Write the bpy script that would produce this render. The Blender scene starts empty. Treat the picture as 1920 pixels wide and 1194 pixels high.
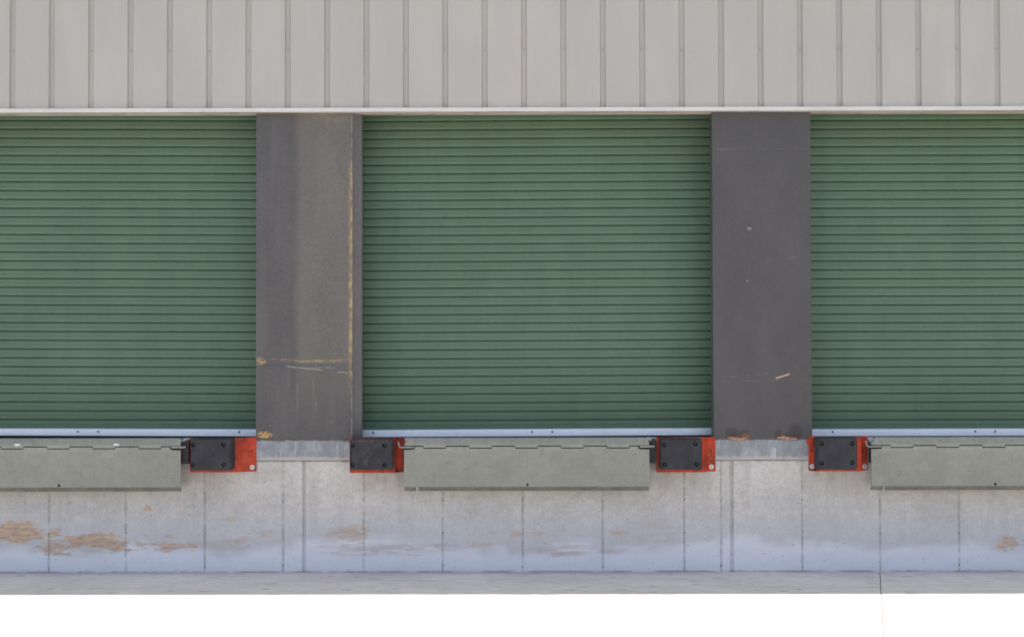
import bpy, bmesh, math, random
from mathutils import Vector, Matrix, noise as mnoise
random.seed(7)
S = bpy.context.scene
COL = S.collection

# ------------------------------------------------------------------ camera
F_PX = 2400.0                       # focal length in photo pixels (1920 wide)
CAM = Vector((0.0, -9.9, 1.75))
PITCH, YAW, ROLL = 0.0191, 0.0030, -0.00195
R3 = (Matrix.Rotation(YAW, 3, 'Z') @ Matrix.Rotation(math.pi/2 + PITCH, 3, 'X') @ Matrix.Rotation(ROLL, 3, 'Z'))
cd = bpy.data.cameras.new('camera')
cam = bpy.data.objects.new('camera', cd); COL.objects.link(cam)
cam.matrix_world = Matrix.Translation(CAM) @ R3.to_4x4()
cd.sensor_fit = 'HORIZONTAL'; cd.sensor_width = 36.0
cd.lens = F_PX/1920*36.0
cd.clip_start = 0.1; cd.clip_end = 500
S.camera = cam

def ray(px, py):
    return R3 @ Vector(((px-960)/F_PX, -(py-597)/F_PX, -1.0))
def W(px, py, Y=0.0):               # photo measurement -> point on the vertical plane at depth Y
    d = ray(px, py); t = (Y-CAM.y)/d.y
    return CAM + d*t
def X(px, Y=0.0, py=600): return W(px, py, Y).x
def Z(py, Y=0.0, px=960): return W(px, py, Y).z
def G(px, py):                      # photo measurement -> point on the ground
    d = ray(px, py); t = (0-CAM.z)/d.z
    return CAM + d*t
Z0 = Z(1072)                        # wall foot
CAM_FIX = Z0
GZ = Z0                             # ground level
def GP(px, py):
    d = ray(px, py); t = (GZ-CAM.z)/d.z
    return CAM + d*t

# ------------------------------------------------------------------ helpers
def link(name, me, parent=None, loc=None):
    o = bpy.data.objects.new(name, me); COL.objects.link(o)
    if parent is not None: o.parent = parent
    if loc is not None: o.location = loc
    return o
def mesh_obj(name, bm, mats, parent=None, loc=None, bevel=0.0, smooth=None):
    me = bpy.data.meshes.new(name)
    bmesh.ops.recalc_face_normals(bm, faces=bm.faces[:])
    bm.to_mesh(me); bm.free()
    for m in (mats if isinstance(mats, (list, tuple)) else [mats]): me.materials.append(m)
    if smooth is not None:
        for p in me.polygons: p.use_smooth = True
        me.set_sharp_from_angle(angle=math.radians(smooth))
    o = link(name, me, parent, loc)
    if bevel > 0:
        b = o.modifiers.new('bevel', 'BEVEL'); b.width = bevel; b.segments = 2; b.limit_method = 'ANGLE'
    return o
def thing(name, label, cat, loc, group=None):
    o = bpy.data.objects.new(name, None); COL.objects.link(o); o.location = loc
    o.empty_display_size = 0.2
    o['label'] = label; o['category'] = cat; o['kind'] = 'thing'
    if group: o['group'] = group
    return o
def box(bm, x0, x1, y0, y1, z0, z1, mi=0):
    v = [bm.verts.new(p) for p in ((x0,y0,z0),(x1,y0,z0),(x1,y1,z0),(x0,y1,z0),(x0,y0,z1),(x1,y0,z1),(x1,y1,z1),(x0,y1,z1))]
    for f in ((0,1,2,3),(4,5,6,7),(0,1,5,4),(1,2,6,5),(2,3,7,6),(3,0,4,7)):
        bm.faces.new([v[i] for i in f]).material_index = mi
def prism(bm, pts, a0, a1, axis='y', mi=0):
    """extrude a closed outline: axis y -> pts are (x,z); axis x -> pts are (y,z); axis z -> pts are (x,y)"""
    def mk(p, a):
        return {'y': (p[0], a, p[1]), 'x': (a, p[0], p[1]), 'z': (p[0], p[1], a)}[axis]
    A = [bm.verts.new(mk(p, a0)) for p in pts]; B = [bm.verts.new(mk(p, a1)) for p in pts]
    bm.faces.new(A).material_index = mi; bm.faces.new(B[::-1]).material_index = mi
    n = len(pts)
    for i in range(n):
        bm.faces.new([A[i], A[(i+1) % n], B[(i+1) % n], B[i]]).material_index = mi
def cyl(bm, c, r, y0, y1, n=14, mi=0, r1=None):
    r1 = r if r1 is None else r1
    A = [bm.verts.new((c[0]+r*math.cos(2*math.pi*i/n), y0, c[1]+r*math.sin(2*math.pi*i/n))) for i in range(n)]
    B = [bm.verts.new((c[0]+r1*math.cos(2*math.pi*i/n), y1, c[1]+r1*math.sin(2*math.pi*i/n))) for i in range(n)]
    bm.faces.new(A).material_index = mi; bm.faces.new(B[::-1]).material_index = mi
    for i in range(n): bm.faces.new([A[i], A[(i+1) % n], B[(i+1) % n], B[i]]).material_index = mi
def tube(bm, pts, r, n=8):
    pts = [Vector(p) for p in pts]; rings = []
    for i, p in enumerate(pts):
        t = (pts[min(i+1, len(pts)-1)] - pts[max(i-1, 0)]).normalized()
        u = t.orthogonal().normalized(); w = t.cross(u)
        if rings:
            u = (pu - t*pu.dot(t)).normalized(); w = t.cross(u)
        pu = u
        rings.append([bm.verts.new(p + r*(u*math.cos(2*math.pi*k/n) + w*math.sin(2*math.pi*k/n))) for k in range(n)])
    for a, b in zip(rings, rings[1:]):
        for k in range(n): bm.faces.new([a[k], a[(k+1) % n], b[(k+1) % n], b[k]])
    bm.faces.new(rings[0]); bm.faces.new(rings[-1][::-1])
def plate_with_holes(bm, outer, holes, y0, y1, hole_depth, n=16, mis=None):
    """solid plate from y0 (front) to y1 (back), outline (x,z), round blind holes (x,z,r)"""
    loops = []
    o = [bm.verts.new((p[0], y0, p[1])) for p in outer]; loops.append(o)
    for (hx, hz, hr) in holes:
        loops.append([bm.verts.new((hx+hr*math.cos(2*math.pi*i/n), y0, hz+hr*math.sin(2*math.pi*i/n))) for i in range(n)])
    edges = []
    for l in loops:
        for i in range(len(l)): edges.append(bm.edges.new((l[i], l[(i+1) % len(l)])))
    bmesh.ops.triangle_fill(bm, use_beauty=True, use_dissolve=False, edges=edges)
    for k, l in enumerate(loops[1:]):
        b = [bm.verts.new((v.co.x, y0+hole_depth, v.co.z)) for v in l]; mi = mis[k] if mis else 0
        for i in range(n): bm.faces.new([l[i], l[(i+1) % n], b[(i+1) % n], b[i]]).material_index = mi
        bm.faces.new(b).material_index = mi
    if y1 is None: return o
    b = [bm.verts.new((p[0], y1, p[1])) for p in outer]; m = len(outer)
    for i in range(m): bm.faces.new([o[i], o[(i+1) % m], b[(i+1) % m], b[i]])
    bm.faces.new(b[::-1])

def lin(c):
    return tuple(((v/255)/12.92 if v/255 <= 0.04045 else (((v/255)+0.055)/1.055)**1.8) for v in c)

class Mat:
    def __init__(s, name, rough=0.6, metal=0.0, spec=0.3, world=False):
        s.m = bpy.data.materials.new(name); s.m.use_nodes = True
        s.nt = s.m.node_tree; s.N = s.nt.nodes; s.L = s.nt.links
        s.b = s.N['Principled BSDF']
        s.b.inputs['Roughness'].default_value = rough; s.b.inputs['Metallic'].default_value = metal
        s.b.inputs['Specular IOR Level'].default_value = spec
        tc = s.N.new('ShaderNodeTexCoord'); s.P = tc.outputs['Object']
        if world: s.P = s.N.new('ShaderNodeNewGeometry').outputs['Position']
        sp = s.N.new('ShaderNodeSeparateXYZ'); s.L.new(s.P, sp.inputs[0])
        s.x, s.y, s.z = sp.outputs
        s.seed = 0
    def put(s, sock, v):
        if hasattr(v, 'is_linked'): s.L.new(v, sock)
        elif isinstance(v, (tuple, list)) and len(v) == 3 and sock.type == 'RGBA': sock.default_value = (*v, 1)
        else: sock.default_value = v
    def math(s, op, a, b=None, clamp=False):
        n = s.N.new('ShaderNodeMath'); n.operation = op; n.use_clamp = clamp
        s.put(n.inputs[0], a)
        if b is not None: s.put(n.inputs[1], b)
        return n.outputs[0]
    def ss(s, v, a, b):             # smooth step a->b gives 0->1
        if a > b: return s.math('SUBTRACT', 1.0, s.ss(v, b, a))
        n = s.N.new('ShaderNodeMapRange'); n.interpolation_type = 'SMOOTHSTEP'
        s.put(n.inputs[0], v); n.inputs[1].default_value = a; n.inputs[2].default_value = b
        return n.outputs[0]
    def noise(s, sc, detail=4, rough=0.6, dist=0.0):
        s.seed += 1
        mp = s.N.new('ShaderNodeMapping'); s.L.new(s.P, mp.inputs[0])
        sc = (sc, sc, sc) if not isinstance(sc, (tuple, list)) else sc
        mp.inputs['Scale'].default_value = sc; mp.inputs['Location'].default_value = (s.seed*3.7, s.seed*1.9, s.seed*5.3)
        n = s.N.new('ShaderNodeTexNoise'); s.L.new(mp.outputs[0], n.inputs['Vector'])
        n.inputs['Scale'].default_value = 1.0; n.inputs['Detail'].default_value = detail
        n.inputs['Roughness'].default_value = rough; n.inputs['Distortion'].default_value = dist
        return n.outputs[0]
    def vor(s, sc):
        s.seed += 1
        mp = s.N.new('ShaderNodeMapping'); s.L.new(s.P, mp.inputs[0])
        sc = (sc, sc, sc) if not isinstance(sc, (tuple, list)) else sc
        mp.inputs['Scale'].default_value = sc; mp.inputs['Location'].default_value = (s.seed*2.7, s.seed*4.1, s.seed*1.3)
        n = s.N.new('ShaderNodeTexVoronoi'); s.L.new(mp.outputs[0], n.inputs['Vector']); n.inputs['Scale'].default_value = 1.0
        return n.outputs['Distance']
    def mix(s, a, b, f, mode='MIX'):
        n = s.N.new('ShaderNodeMix'); n.data_type = 'RGBA'; n.blend_type = mode
        s.put(n.inputs[0], f); s.put(n.inputs[6], a); s.put(n.inputs[7], b)
        return n.outputs[2]
    def vary(s, col, sc, amt, detail=5):     # gentle light/dark mottling of a colour
        f = s.noise(sc, detail)
        lo = tuple(c*(1-amt) for c in col) if not hasattr(col, 'is_linked') else s.mix(col, (1-amt,)*3, 1.0, 'MULTIPLY')
        hi = tuple(min(1, c*(1+amt)) for c in col) if not hasattr(col, 'is_linked') else s.mix(col, (1+amt,)*3, 1.0, 'MULTIPLY')
        return s.mix(lo, hi, s.ss(f, 0.3, 0.7))
    def ell(s, u, v, cu, cv, ru, rv):         # 1 in the middle of an ellipse, 0 at its rim
        du = s.math('DIVIDE', s.math('SUBTRACT', u, cu), ru); dv = s.math('DIVIDE', s.math('SUBTRACT', v, cv), rv)
        d = s.math('ADD', s.math('MULTIPLY', du, du), s.math('MULTIPLY', dv, dv))
        return s.math('SUBTRACT', 1.0, s.math('SQRT', d), clamp=True)
    def seg(s, u, v, u0, v0, u1, v1, w, wob=None):  # a stroke following v = line(u) between u0 and u1
        k = (v1-v0)/(u1-u0)
        c = s.math('ADD', s.math('MULTIPLY', s.math('SUBTRACT', u, u0), k), v0)
        if wob is not None: c = s.math('ADD', c, wob)
        d = s.math('ABSOLUTE', s.math('SUBTRACT', v, c))
        m = s.ss(d, w, w*0.3)
        return s.math('MULTIPLY', m, s.math('MULTIPLY', s.ss(u, u0-w, u0+w), s.ss(u, u1+w, u1-w)))
    def patchy(s, mask, sc, lo=0.9, hi=1.1, detail=5):   # breaks a mask up with noise
        return s.ss(s.math('ADD', mask, s.noise(sc, detail, 0.65)), lo, hi)
    def mx(s, *ms):
        r = ms[0]
        for m in ms[1:]: r = s.math('MAXIMUM', r, m)
        return r
    def mul(s, a, b): return s.math('MULTIPLY', a, b)
    def bump(s, h, strength=0.3, dist=0.01):
        n = s.N.new('ShaderNodeBump'); n.inputs['Strength'].default_value = strength; n.inputs['Distance'].default_value = dist
        s.L.new(h, n.inputs['Height']); s.L.new(n.outputs[0], s.b.inputs['Normal'])
    def done(s, col, rough=None):
        s.put(s.b.inputs['Base Color'], col)
        if rough is not None: s.put(s.b.inputs['Roughness'], rough)
        return s.m
def simple(name, col, rough=0.6, metal=0.0, amt=0.12, sc=18, spec=0.3):
    a = Mat(name, rough, metal, spec); return a.done(a.vary(a.vary(col, sc, amt), sc*8, amt*0.6))

# ------------------------------------------------------------------ key heights and depths
DEPTH_FLASH = -0.076
SOF_Z = Z(209.0, DEPTH_FLASH)               # underside of the drip flashing
PAN_Z = Z(201.8, -0.06)                     # where the cladding pans end
DOCK_Z = Z(825.2, 0.0)                      # top of the dock wall
CURT_Y = 0.38                               # crest of the door curtains
ROOF_Z = GZ + 6.2

# ------------------------------------------------------------------ ground
def make_ground():
    a = Mat('apron_concrete', 0.85)
    base = a.vary((0.49, 0.472, 0.447), 1.6, 0.07)
    base = a.vary(base, 9, 0.05)
    base = a.vary(base, (60, 140, 60), 0.05)
    base = a.vary(base, (1.6, 30, 5), 0.05)
    # tyre scuffs and twig-like marks lying along the wall
    scuff = a.ss(a.noise((5, 26, 5), 3, 0.55), 0.66, 0.72)
    base = a.mix(base, (0.25, 0.22, 0.20), a.mul(scuff, 0.55))
    lines = a.ss(a.noise((5.5, 40, 5), 2, 0.4), 0.665, 0.70)
    base = a.mix(base, (0.10, 0.09, 0.085), a.mul(lines, 0.7))
    specks = a.ss(a.vor((18, 26, 18)), 0.09, 0.05)
    base = a.mix(base, (0.10, 0.09, 0.085), a.mul(specks, a.ss(a.noise(5, 2), 0.5, 0.6)))
    # grime gathered in the joint along the foot of the wall
    foot = a.ss(a.math('ADD', a.y, a.mul(a.noise((7, 3, 3), 4), 0.10)), -0.02, 0.07)
    base = a.mix(base, (0.24, 0.22, 0.20), a.mul(foot, 0.35))
    # one wandering shrinkage crack
    p0, p1, p2 = GP(1650, 1073), GP(1652, 1113), GP(1657, 1194)
    wob = a.mul(a.math('SUBTRACT', a.noise((9, 9, 9), 3), 0.5), 0.03)
    p3 = p2 + (p2-p1)*2.0
    c1 = a.seg(a.y, a.x, p3.y, p3.x, p1.y, p1.x, 0.0048, a.mul(wob, .4))
    c2 = a.seg(a.y, a.x, p1.y, p1.x, p0.y, p0.x, 0.006, wob)
    base = a.mix(base, (0.05, 0.045, 0.04), a.mul(a.mx(a.mul(c1, .8), c2), 0.85))
    a.bump(a.noise(90, 4), 0.25, 0.004)
    m = a.done(base)
    bm = bmesh.new()
    n = 40
    vs = [[bm.verts.new((-100+200*i/n, -150+165*j/n, GZ)) for j in range(n+1)] for i in range(n+1)]
    for i in range(n):
        for j in range(n): bm.faces.new([vs[i][j], vs[i+1][j], vs[i+1][j+1], vs[i][j+1]])
    g = mesh_obj('ground', bm, m); g['kind'] = 'structure'
make_ground()

# ------------------------------------------------------------------ concrete dock wall
def make_dock_wall():
    a = Mat('dock_wall_concrete', 0.85)
    base = a.vary((0.53, 0.498, 0.455), 1.7, 0.07)
    base = a.vary(base, (6, 6, 5), 0.05)
    base = a.vary(base, (14, 14, 22), 0.06)
    base = a.vary(base, 60, 0.10)
    # vertical water marks
    st = a.ss(a.noise((16, 4, 1.2), 4), 0.52, 0.72)
    base = a.mix(base, (0.36, 0.335, 0.305), a.mul(st, 0.32))
    # paler, slightly bluish band along the foot of the wall, with a wandering upper edge
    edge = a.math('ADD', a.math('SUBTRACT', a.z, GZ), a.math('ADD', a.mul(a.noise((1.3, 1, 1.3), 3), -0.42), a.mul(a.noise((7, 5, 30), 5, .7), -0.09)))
    pale_band = a.mul(a.ss(edge, 0.0, -0.11), a.math('ADD', .65, a.mul(a.noise((6, 6, 10), 4), .6), True))
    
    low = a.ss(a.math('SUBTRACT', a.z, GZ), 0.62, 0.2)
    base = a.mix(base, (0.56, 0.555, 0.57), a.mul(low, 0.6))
    base = a.mix(base, (0.74, 0.735, 0.77), a.mul(pale_band, 0.85))
    # darker brown patches below the levellers and bumpers
    for (px, py, rx, ry, k) in ((380, 900, 75, 50, .75), (720, 900, 80, 40, .7), (1225, 905, 60, 60, .5), (1290, 900, 70, 40, .5), (1570, 898, 90, 40, .5), (1620, 930, 30, 40, .4), (500, 880, 50, 30, .4)):
        c = W(px, py)
        e = a.ell(a.x, a.z, c.x, c.z, rx*.0041, ry*.0041)
        base = a.mix(base, (0.30, 0.26, 0.225), a.mul(a.mul(e, a.ss(a.noise((9, 9, 6), 4), 0.25, 0.7)), k))
    # bare tan scrapes left by trucks: streaks along the wall
    masks = []; wts = []
    wu = a.math('ADD', a.x, a.mul(a.math('SUBTRACT', a.noise((5, 5, 9), 4, .6), .5), .30))
    wv = a.math('ADD', a.z, a.mul(a.math('SUBTRACT', a.noise((4, 5, 9), 4, .6), .5), .13))
    for (px, py, rx, ry, s) in ((30, 994, 62, 22, 1.0), (45, 1004, 45, 16, 1.0), (103, 996, 30, 8, .9), (160, 1013, 60, 15, 1.0), (100, 1028, 34, 18, .9),
                                (212, 1020, 26, 20, 1.0), (265, 1022, 26, 10, .8), (322, 1025, 50, 10, .9), (432, 976, 14, 6, .8), (278, 951, 10, 4, 1.0), (498, 1000, 40, 8, .6),
                                (455, 1010, 22, 22, .62), (665, 998, 55, 18, .72), (660, 1024, 75, 16, .6), (320, 1008, 14, 6, .8), (760, 1030, 80, 20, .55),
                                (1000, 1000, 110, 10, .58), (1160, 1000, 22, 6, .75), (965, 1003, 14, 6, .8), (1060, 1036, 120, 16, .5), (1212, 948, 12, 22, .62), (1878, 1018, 24, 14, .85), (330, 936, 24, 5, .7), (900, 1022, 40, 10, .6)):
        c = W(px, py)
        e = a.ell(wu, wv, c.x, c.z, rx*.0041*1.3, ry*.0041*1.4)
        masks.append(a.mul(e, s*1.15)); wts.append(a.mul(a.ss(e, 0, .3), s))
    M_ = a.mx(*masks)
    nn = a.math('ADD', a.mul(a.ss(a.noise((7, 5, 60), 5, 0.7), 0.3, 0.7), 0.55), a.mul(a.ss(a.noise((10, 6, 20), 4, 0.6), 0.3, 0.7), 0.45))
    scr = a.ss(a.math('ADD', M_, a.mul(nn, 0.85)), 0.80, 0.98)
    scr = a.mul(scr, a.ss(M_, 0.06, 0.16))
    tan = a.vary((0.52, 0.35, 0.225), (12, 8, 60), 0.28)
    base = a.mix(base, tan, a.mul(scr, a.mul(a.math('POWER', a.mx(*wts), 1.5), 0.85)))
    for (px, py, rx, ry, k) in ((690, 1030, 130, 16, .5), (820, 1026, 60, 14, .45), (1090, 1032, 130, 14, .5), (150, 1028, 130, 22, .4), (1230, 1000, 60, 50, .25), (420, 1020, 90, 14, .3), (640, 1000, 60, 14, .4)):
        c = W(px, py)
        e = a.ell(a.x, a.z, c.x, c.z, rx*.0041, ry*.0041)
        base = a.mix(base, (0.40, 0.31, 0.235), a.mul(a.mul(a.ss(e, 0, .6), a.ss(a.noise((4, 4, 26), 5, .65), 0.36, 0.62)), k))
    # small dark nicks and pin holes
    pin = a.ss(a.vor((30, 30, 44)), 0.11, 0.05)
    base = a.mix(base, (0.15, 0.135, 0.12), a.mul(a.mul(pin, a.ss(a.noise(6, 2), 0.42, 0.58)), 0.6))
    nick = a.ss(a.noise((26, 20, 60), 3, 0.5), 0.655, 0.71)
    base = a.mix(base, (0.22, 0.195, 0.165), a.mul(nick, 0.65))
    # dirt washed along the formwork seams
    seams = [92, 236, 384, 531, 682, 830, 980, 1130, 1283, 1352, 1504, 1650, 1798]
    sm = None
    wob = a.mul(a.math('SUBTRACT', a.noise((3, 3, 7), 4), 0.5), 0.010)
    for px in seams:
        d = a.math('ABSOLUTE', a.math('ADD', a.math('SUBTRACT', a.x, X(px, 0, 970)), wob))
        s_ = a.ss(d, 0.016, 0.000)
        sm = s_ if sm is None else a.math('MAXIMUM', sm, s_)
    for px in (570, 1372):
        d = a.math('ABSOLUTE', a.math('SUBTRACT', a.x, X(px, 0, 970)))
        base = a.mix(base, (0.22, 0.21, 0.195), a.mul(a.ss(d, 0.020, 0.009), a.mul(a.noise((6, 6, 6), 4), 0.25)))
    base = a.mix(base, (0.205, 0.19, 0.17), a.mul(a.mul(sm, a.ss(a.noise((5, 4, 12), 5, .75), 0.3, 0.62)), 0.55))
    foot = a.ss(a.math('SUBTRACT', a.z, GZ), 0.018, 0.002)
    base = a.mix(base, (0.36, 0.35, 0.33), a.mul(foot, a.ss(a.noise((8, 5, 5), 4), 0.35, 0.6)))
    a.bump(a.math('ADD', a.noise(45, 5), a.mul(a.noise((5, 5, 30), 4), 0.6)), 0.35, 0.004)
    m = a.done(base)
    dark = simple('tie_hole_dark', (0.07, 0.065, 0.06), 0.9)
    root = thing('dock_wall', 'grey concrete dock wall with board seams and tan scrapes below the green doors', 'wall', (0, 0, 0))
    bm = bmesh.new()
    # plan outline with real grooves, extruded upward
    x0, x1 = -10.0, 11.0
    pts = [(x0, 0.0)]
    allj = sorted([(p, 0.0045, 0.0010) for p in seams] + [(570, 0.0135, 0.014), (1372, 0.0150, 0.016)])
    seam_x = []
    for px, hw, dp in allj:
        c = X(px, 0, 970)
        seam_x.append((px, c))
        pts += [(c-hw, 0), (c-hw*.6, dp), (c+hw*.6, dp), (c+hw, 0)]
    pts += [(x1, 0), (x1, 0.7), (x0, 0.7)]
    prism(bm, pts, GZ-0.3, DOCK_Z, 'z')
    for px, c in seam_x:                 # dark discs in place of the formwork tie holes on the seams
        if px in (570, 1372): continue
        for py in (938, 998, 1061):
            if random.random() < 0.85:
                cyl(bm, (c+random.uniform(-.004, .004), Z(py)+random.uniform(-.01, .01)), random.uniform(.003, .006), -0.0015, 0.004, 9, 1)
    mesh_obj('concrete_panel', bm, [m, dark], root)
    # galvanised nosing plates between the bumpers, under the pillars
    b = Mat('galvanised_nosing', 0.55, 0.0, 0.4)
    base = b.vary((0.26, 0.27, 0.28), 9, 0.16)
    base = b.vary(base, (40, 40, 25), 0.12)
    drip = b.mul(b.ss(b.noise((32, 9, 3.5), 4, 0.6), 0.50, 0.66), b.ss(b.noise((9, 9, 9), 3), 0.4, 0.62))
    base = b.mix(base, (0.52, 0.51, 0.48), b.mul(drip, 0.7))
    zb = Z(862)
    lime = b.ss(b.math('ADD', b.math('SUBTRACT', b.z, zb), b.mul(b.noise((22, 9, 12), 4), -0.045)), 0.012, -0.012)
    base = b.mix(base, (0.47, 0.43, 0.37), b.mul(lime, 0.8))
    rust = b.ss(b.math('ADD', b.math('SUBTRACT', DOCK_Z, b.z), b.mul(b.ss(b.noise((11, 9, 9), 4), .4, .75), -0.022)), -0.001, -0.012)
    base = b.mix(base, (0.13, 0.06, 0.04), b.mul(rust, 0.8))
    mp = b.done(base)
    for (p0, p1) in ((474, 662), (1334, 1524)):
        bm = bmesh.new()
        box(bm, X(p0), X(p1), -0.006, 0.12, Z(862), DOCK_Z+0.004)
        mesh_obj('nosing_plate', bm, mp, root, bevel=0.002)
        bm = bmesh.new()     # mortar squeezed out below the plate
        n = 40; top = []; bot = []
        xa, xb = X(p0)+.004, X(p1)-.004
        for i in range(n+1):
            x = xa+(xb-xa)*i/n
            bot.append((x, Z(862)-0.009-0.006*mnoise.noise((x*14, 3, 0))))
        prism(bm, [(xa, Z(862)-.0005)] + bot + [(xb, Z(862)-.0005)], -0.004, 0.01, 'y')
        mesh_obj('mortar_bead', bm, simple('mortar_bead', (0.24, 0.205, 0.165), 0.9, amt=.4, sc=30), root)
make_dock_wall()

# ------------------------------------------------------------------ metal wall above
def make_metal_wall():
    a = Mat('cladding_paint', 0.45, 0.0, 0.35)
    base = a.vary((0.403, 0.380, 0.340), (1.3, 1, .5), 0.03)
    base = a.vary(base, (6, 4, 1.2), 0.03)
    base = a.vary(base, 130, 0.025)
    strk = a.ss(a.noise((11, 6, 0.7), 4), 0.56, 0.75)
    base = a.mix(base, (0.34, 0.32, 0.27), a.mul(strk, 0.16))
    grim = a.ss(a.math('ADD', a.math('SUBTRACT', a.z, PAN_Z), a.mul(a.noise((8, 5, 3), 3), -0.12)), 0.03, -0.06)
    base = a.mix(base, (0.36, 0.33, 0.28), a.mul(grim, 0.2))
    m = a.done(base)
    root = thing('metal_wall', 'pale grey ribbed metal cladding wall above the green doors', 'wall', (0, 0, 0))
    pitch = (X(1869, -.04, 200)-X(24.8, -.04, 200))/25
    xr0 = X(24.8, -.04, 200)
    k0, k1 = -10, 36
    rows = [PAN_Z+d for d in (-0.012, 0, .006, .012, .02, .032, .05, .09, .2, .45, .8, 1.2, 1.8)] + [ROOF_Z]
    offs = [(-.0235, 0), (-.0165, 1), (.0165, 1), (.0235, 0)]
    bm = bmesh.new(); cols = []
    for k in range(k0, k1):
        xc = xr0+k*pitch
        for o, v in offs: cols.append((xc+o, v, 0.0, k))
        for j in range(1, 8):
            cols.append((xc+.0235+(pitch-.047)*j/8, 0, math.sin(math.pi*j/8)**2.4, k))
    grid = []
    for (x, v, t, k) in cols:
        line = []
        amp = -0.010*(0.6+0.7*abs(mnoise.noise((k*1.7, 0, 2))))
        for z in rows:
            y = -0.044 if v else -0.062
            y += amp*t*math.exp(-max(0, z-PAN_Z)/0.008)
            if not v: y += 0.0012*mnoise.noise((x*2.3, z*1.4, 0.3))*(t+.1)
            line.append(bm.verts.new((x, y, z)))
        grid.append(line)
    for c0, c1 in zip(grid, grid[1:]):
        for j in range(len(rows)-1): bm.faces.new([c0[j], c1[j], c1[j+1], c0[j+1]])
    cl = mesh_obj('cladding_sheet', bm, m, root, smooth=30)
    sm = simple('screw_zinc', (0.36, 0.355, 0.34), 0.5)
    proto = None
    for k in range(0, 26):
        z = Z(95, -.03)
        if proto is None:
            bm = bmesh.new(); cyl(bm, (0, 0), 0.0055, -0.006, 0, 6); cyl(bm, (0, 0), 0.008, -0.0018, 0.0006, 12)
            proto = mesh_obj('screw', bm, sm, cl); o = proto
        else:
            o = proto.copy(); COL.objects.link(o)
        o.location = (xr0+k*pitch+random.uniform(-.003, .003), -0.0442, z+random.uniform(-.004, .004))
    # drip flashing: folded trim with a small upstand, lip proud of the pans
    b = Mat('flashing_paint', 0.42, 0.0, 0.35)
    fb = b.vary(b.vary((0.56, 0.54, 0.51), (3, 3, 3), 0.05), (30, 8, 60), 0.04)
    fm = b.done(fb)
    xl, xr = cols[0][0], cols[-1][0]
    bm = bmesh.new()
    n = 60
    prof = [(DEPTH_FLASH, SOF_Z), (DEPTH_FLASH-0.002, PAN_Z-0.004), (DEPTH_FLASH+.002, PAN_Z-.001), (DEPTH_FLASH+.006, PAN_Z-.001), (-0.02, PAN_Z-0.008), (-0.02, PAN_Z-.016), (DEPTH_FLASH+.012, PAN_Z-.016), (DEPTH_FLASH+.012, SOF_Z)]
    rings = []
    for i in range(n+1):
        x = xl+(xr-xl)*i/n; w = 0.0012*mnoise.noise((x*1.3, 9, 0))
        rings.append([bm.verts.new((x, y, z+w)) for y, z in prof])
    for r0, r1 in zip(rings, rings[1:]):
        for j in range(len(prof)): bm.faces.new([r0[j], r1[j], r1[(j+1) % len(prof)], r0[(j+1) % len(prof)]])
    bm.faces.new(rings[0]); bm.faces.new(rings[-1])
    mesh_obj('drip_flashing', bm, fm, root)
    # soffit strip over the door heads
    c = Mat('soffit_stained', 0.7)
    sb = c.vary((0.47, 0.42, 0.37), (3, 3, 3), 0.10)
    sb = c.mix(sb, (0.30, 0.235, 0.17), c.mul(c.ss(c.noise((2.2, 10, 10), 4), 0.45, 0.65), 0.7))
    sb = c.mix(sb, (0.15, 0.15, 0.16), c.mul(c.ss(c.noise((5, 10, 10), 3), 0.62, 0.7), 0.6))
    cm = c.done(sb)
    bm = bmesh.new(); box(bm, xl, xr, DEPTH_FLASH+.0125, 0.100, SOF_Z+.003, SOF_Z+0.012)
    mesh_obj('soffit', bm, cm, root)
    bm = bmesh.new()
    box(bm, xl, xr, 0.02, 9.0, ROOF_Z-0.12, ROOF_Z-0.02)
    mesh_obj('roof', bm, m, root)
    bm = bmesh.new(); box(bm, xl-.05, xr+.05, -.090, .10, ROOF_Z-.02, ROOF_Z+.06)  # unseen cap, added to give the ground shadow a straight edge
    mesh_obj('unseen_roof_cap', bm, fm, root)
    # closed wall beyond the outer doors (outside the picture) and behind the curtains
    for xa, xb in ((-10, X(-200, .1)), (X(2200, .1), 11)):
        bm = bmesh.new(); box(bm, xa, xb, 0.02, 0.06, DOCK_Z, SOF_Z+.0025); mesh_obj('infill_panel', bm, m, root)
    bm = bmesh.new(); box(bm, -10, 11, 0.56, 0.60, DOCK_Z, ROOF_Z-0.12)
    mesh_obj('inner_lining', bm, simple('lining_dark', (0.03, 0.03, 0.03), 0.9), root)
make_metal_wall()

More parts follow.
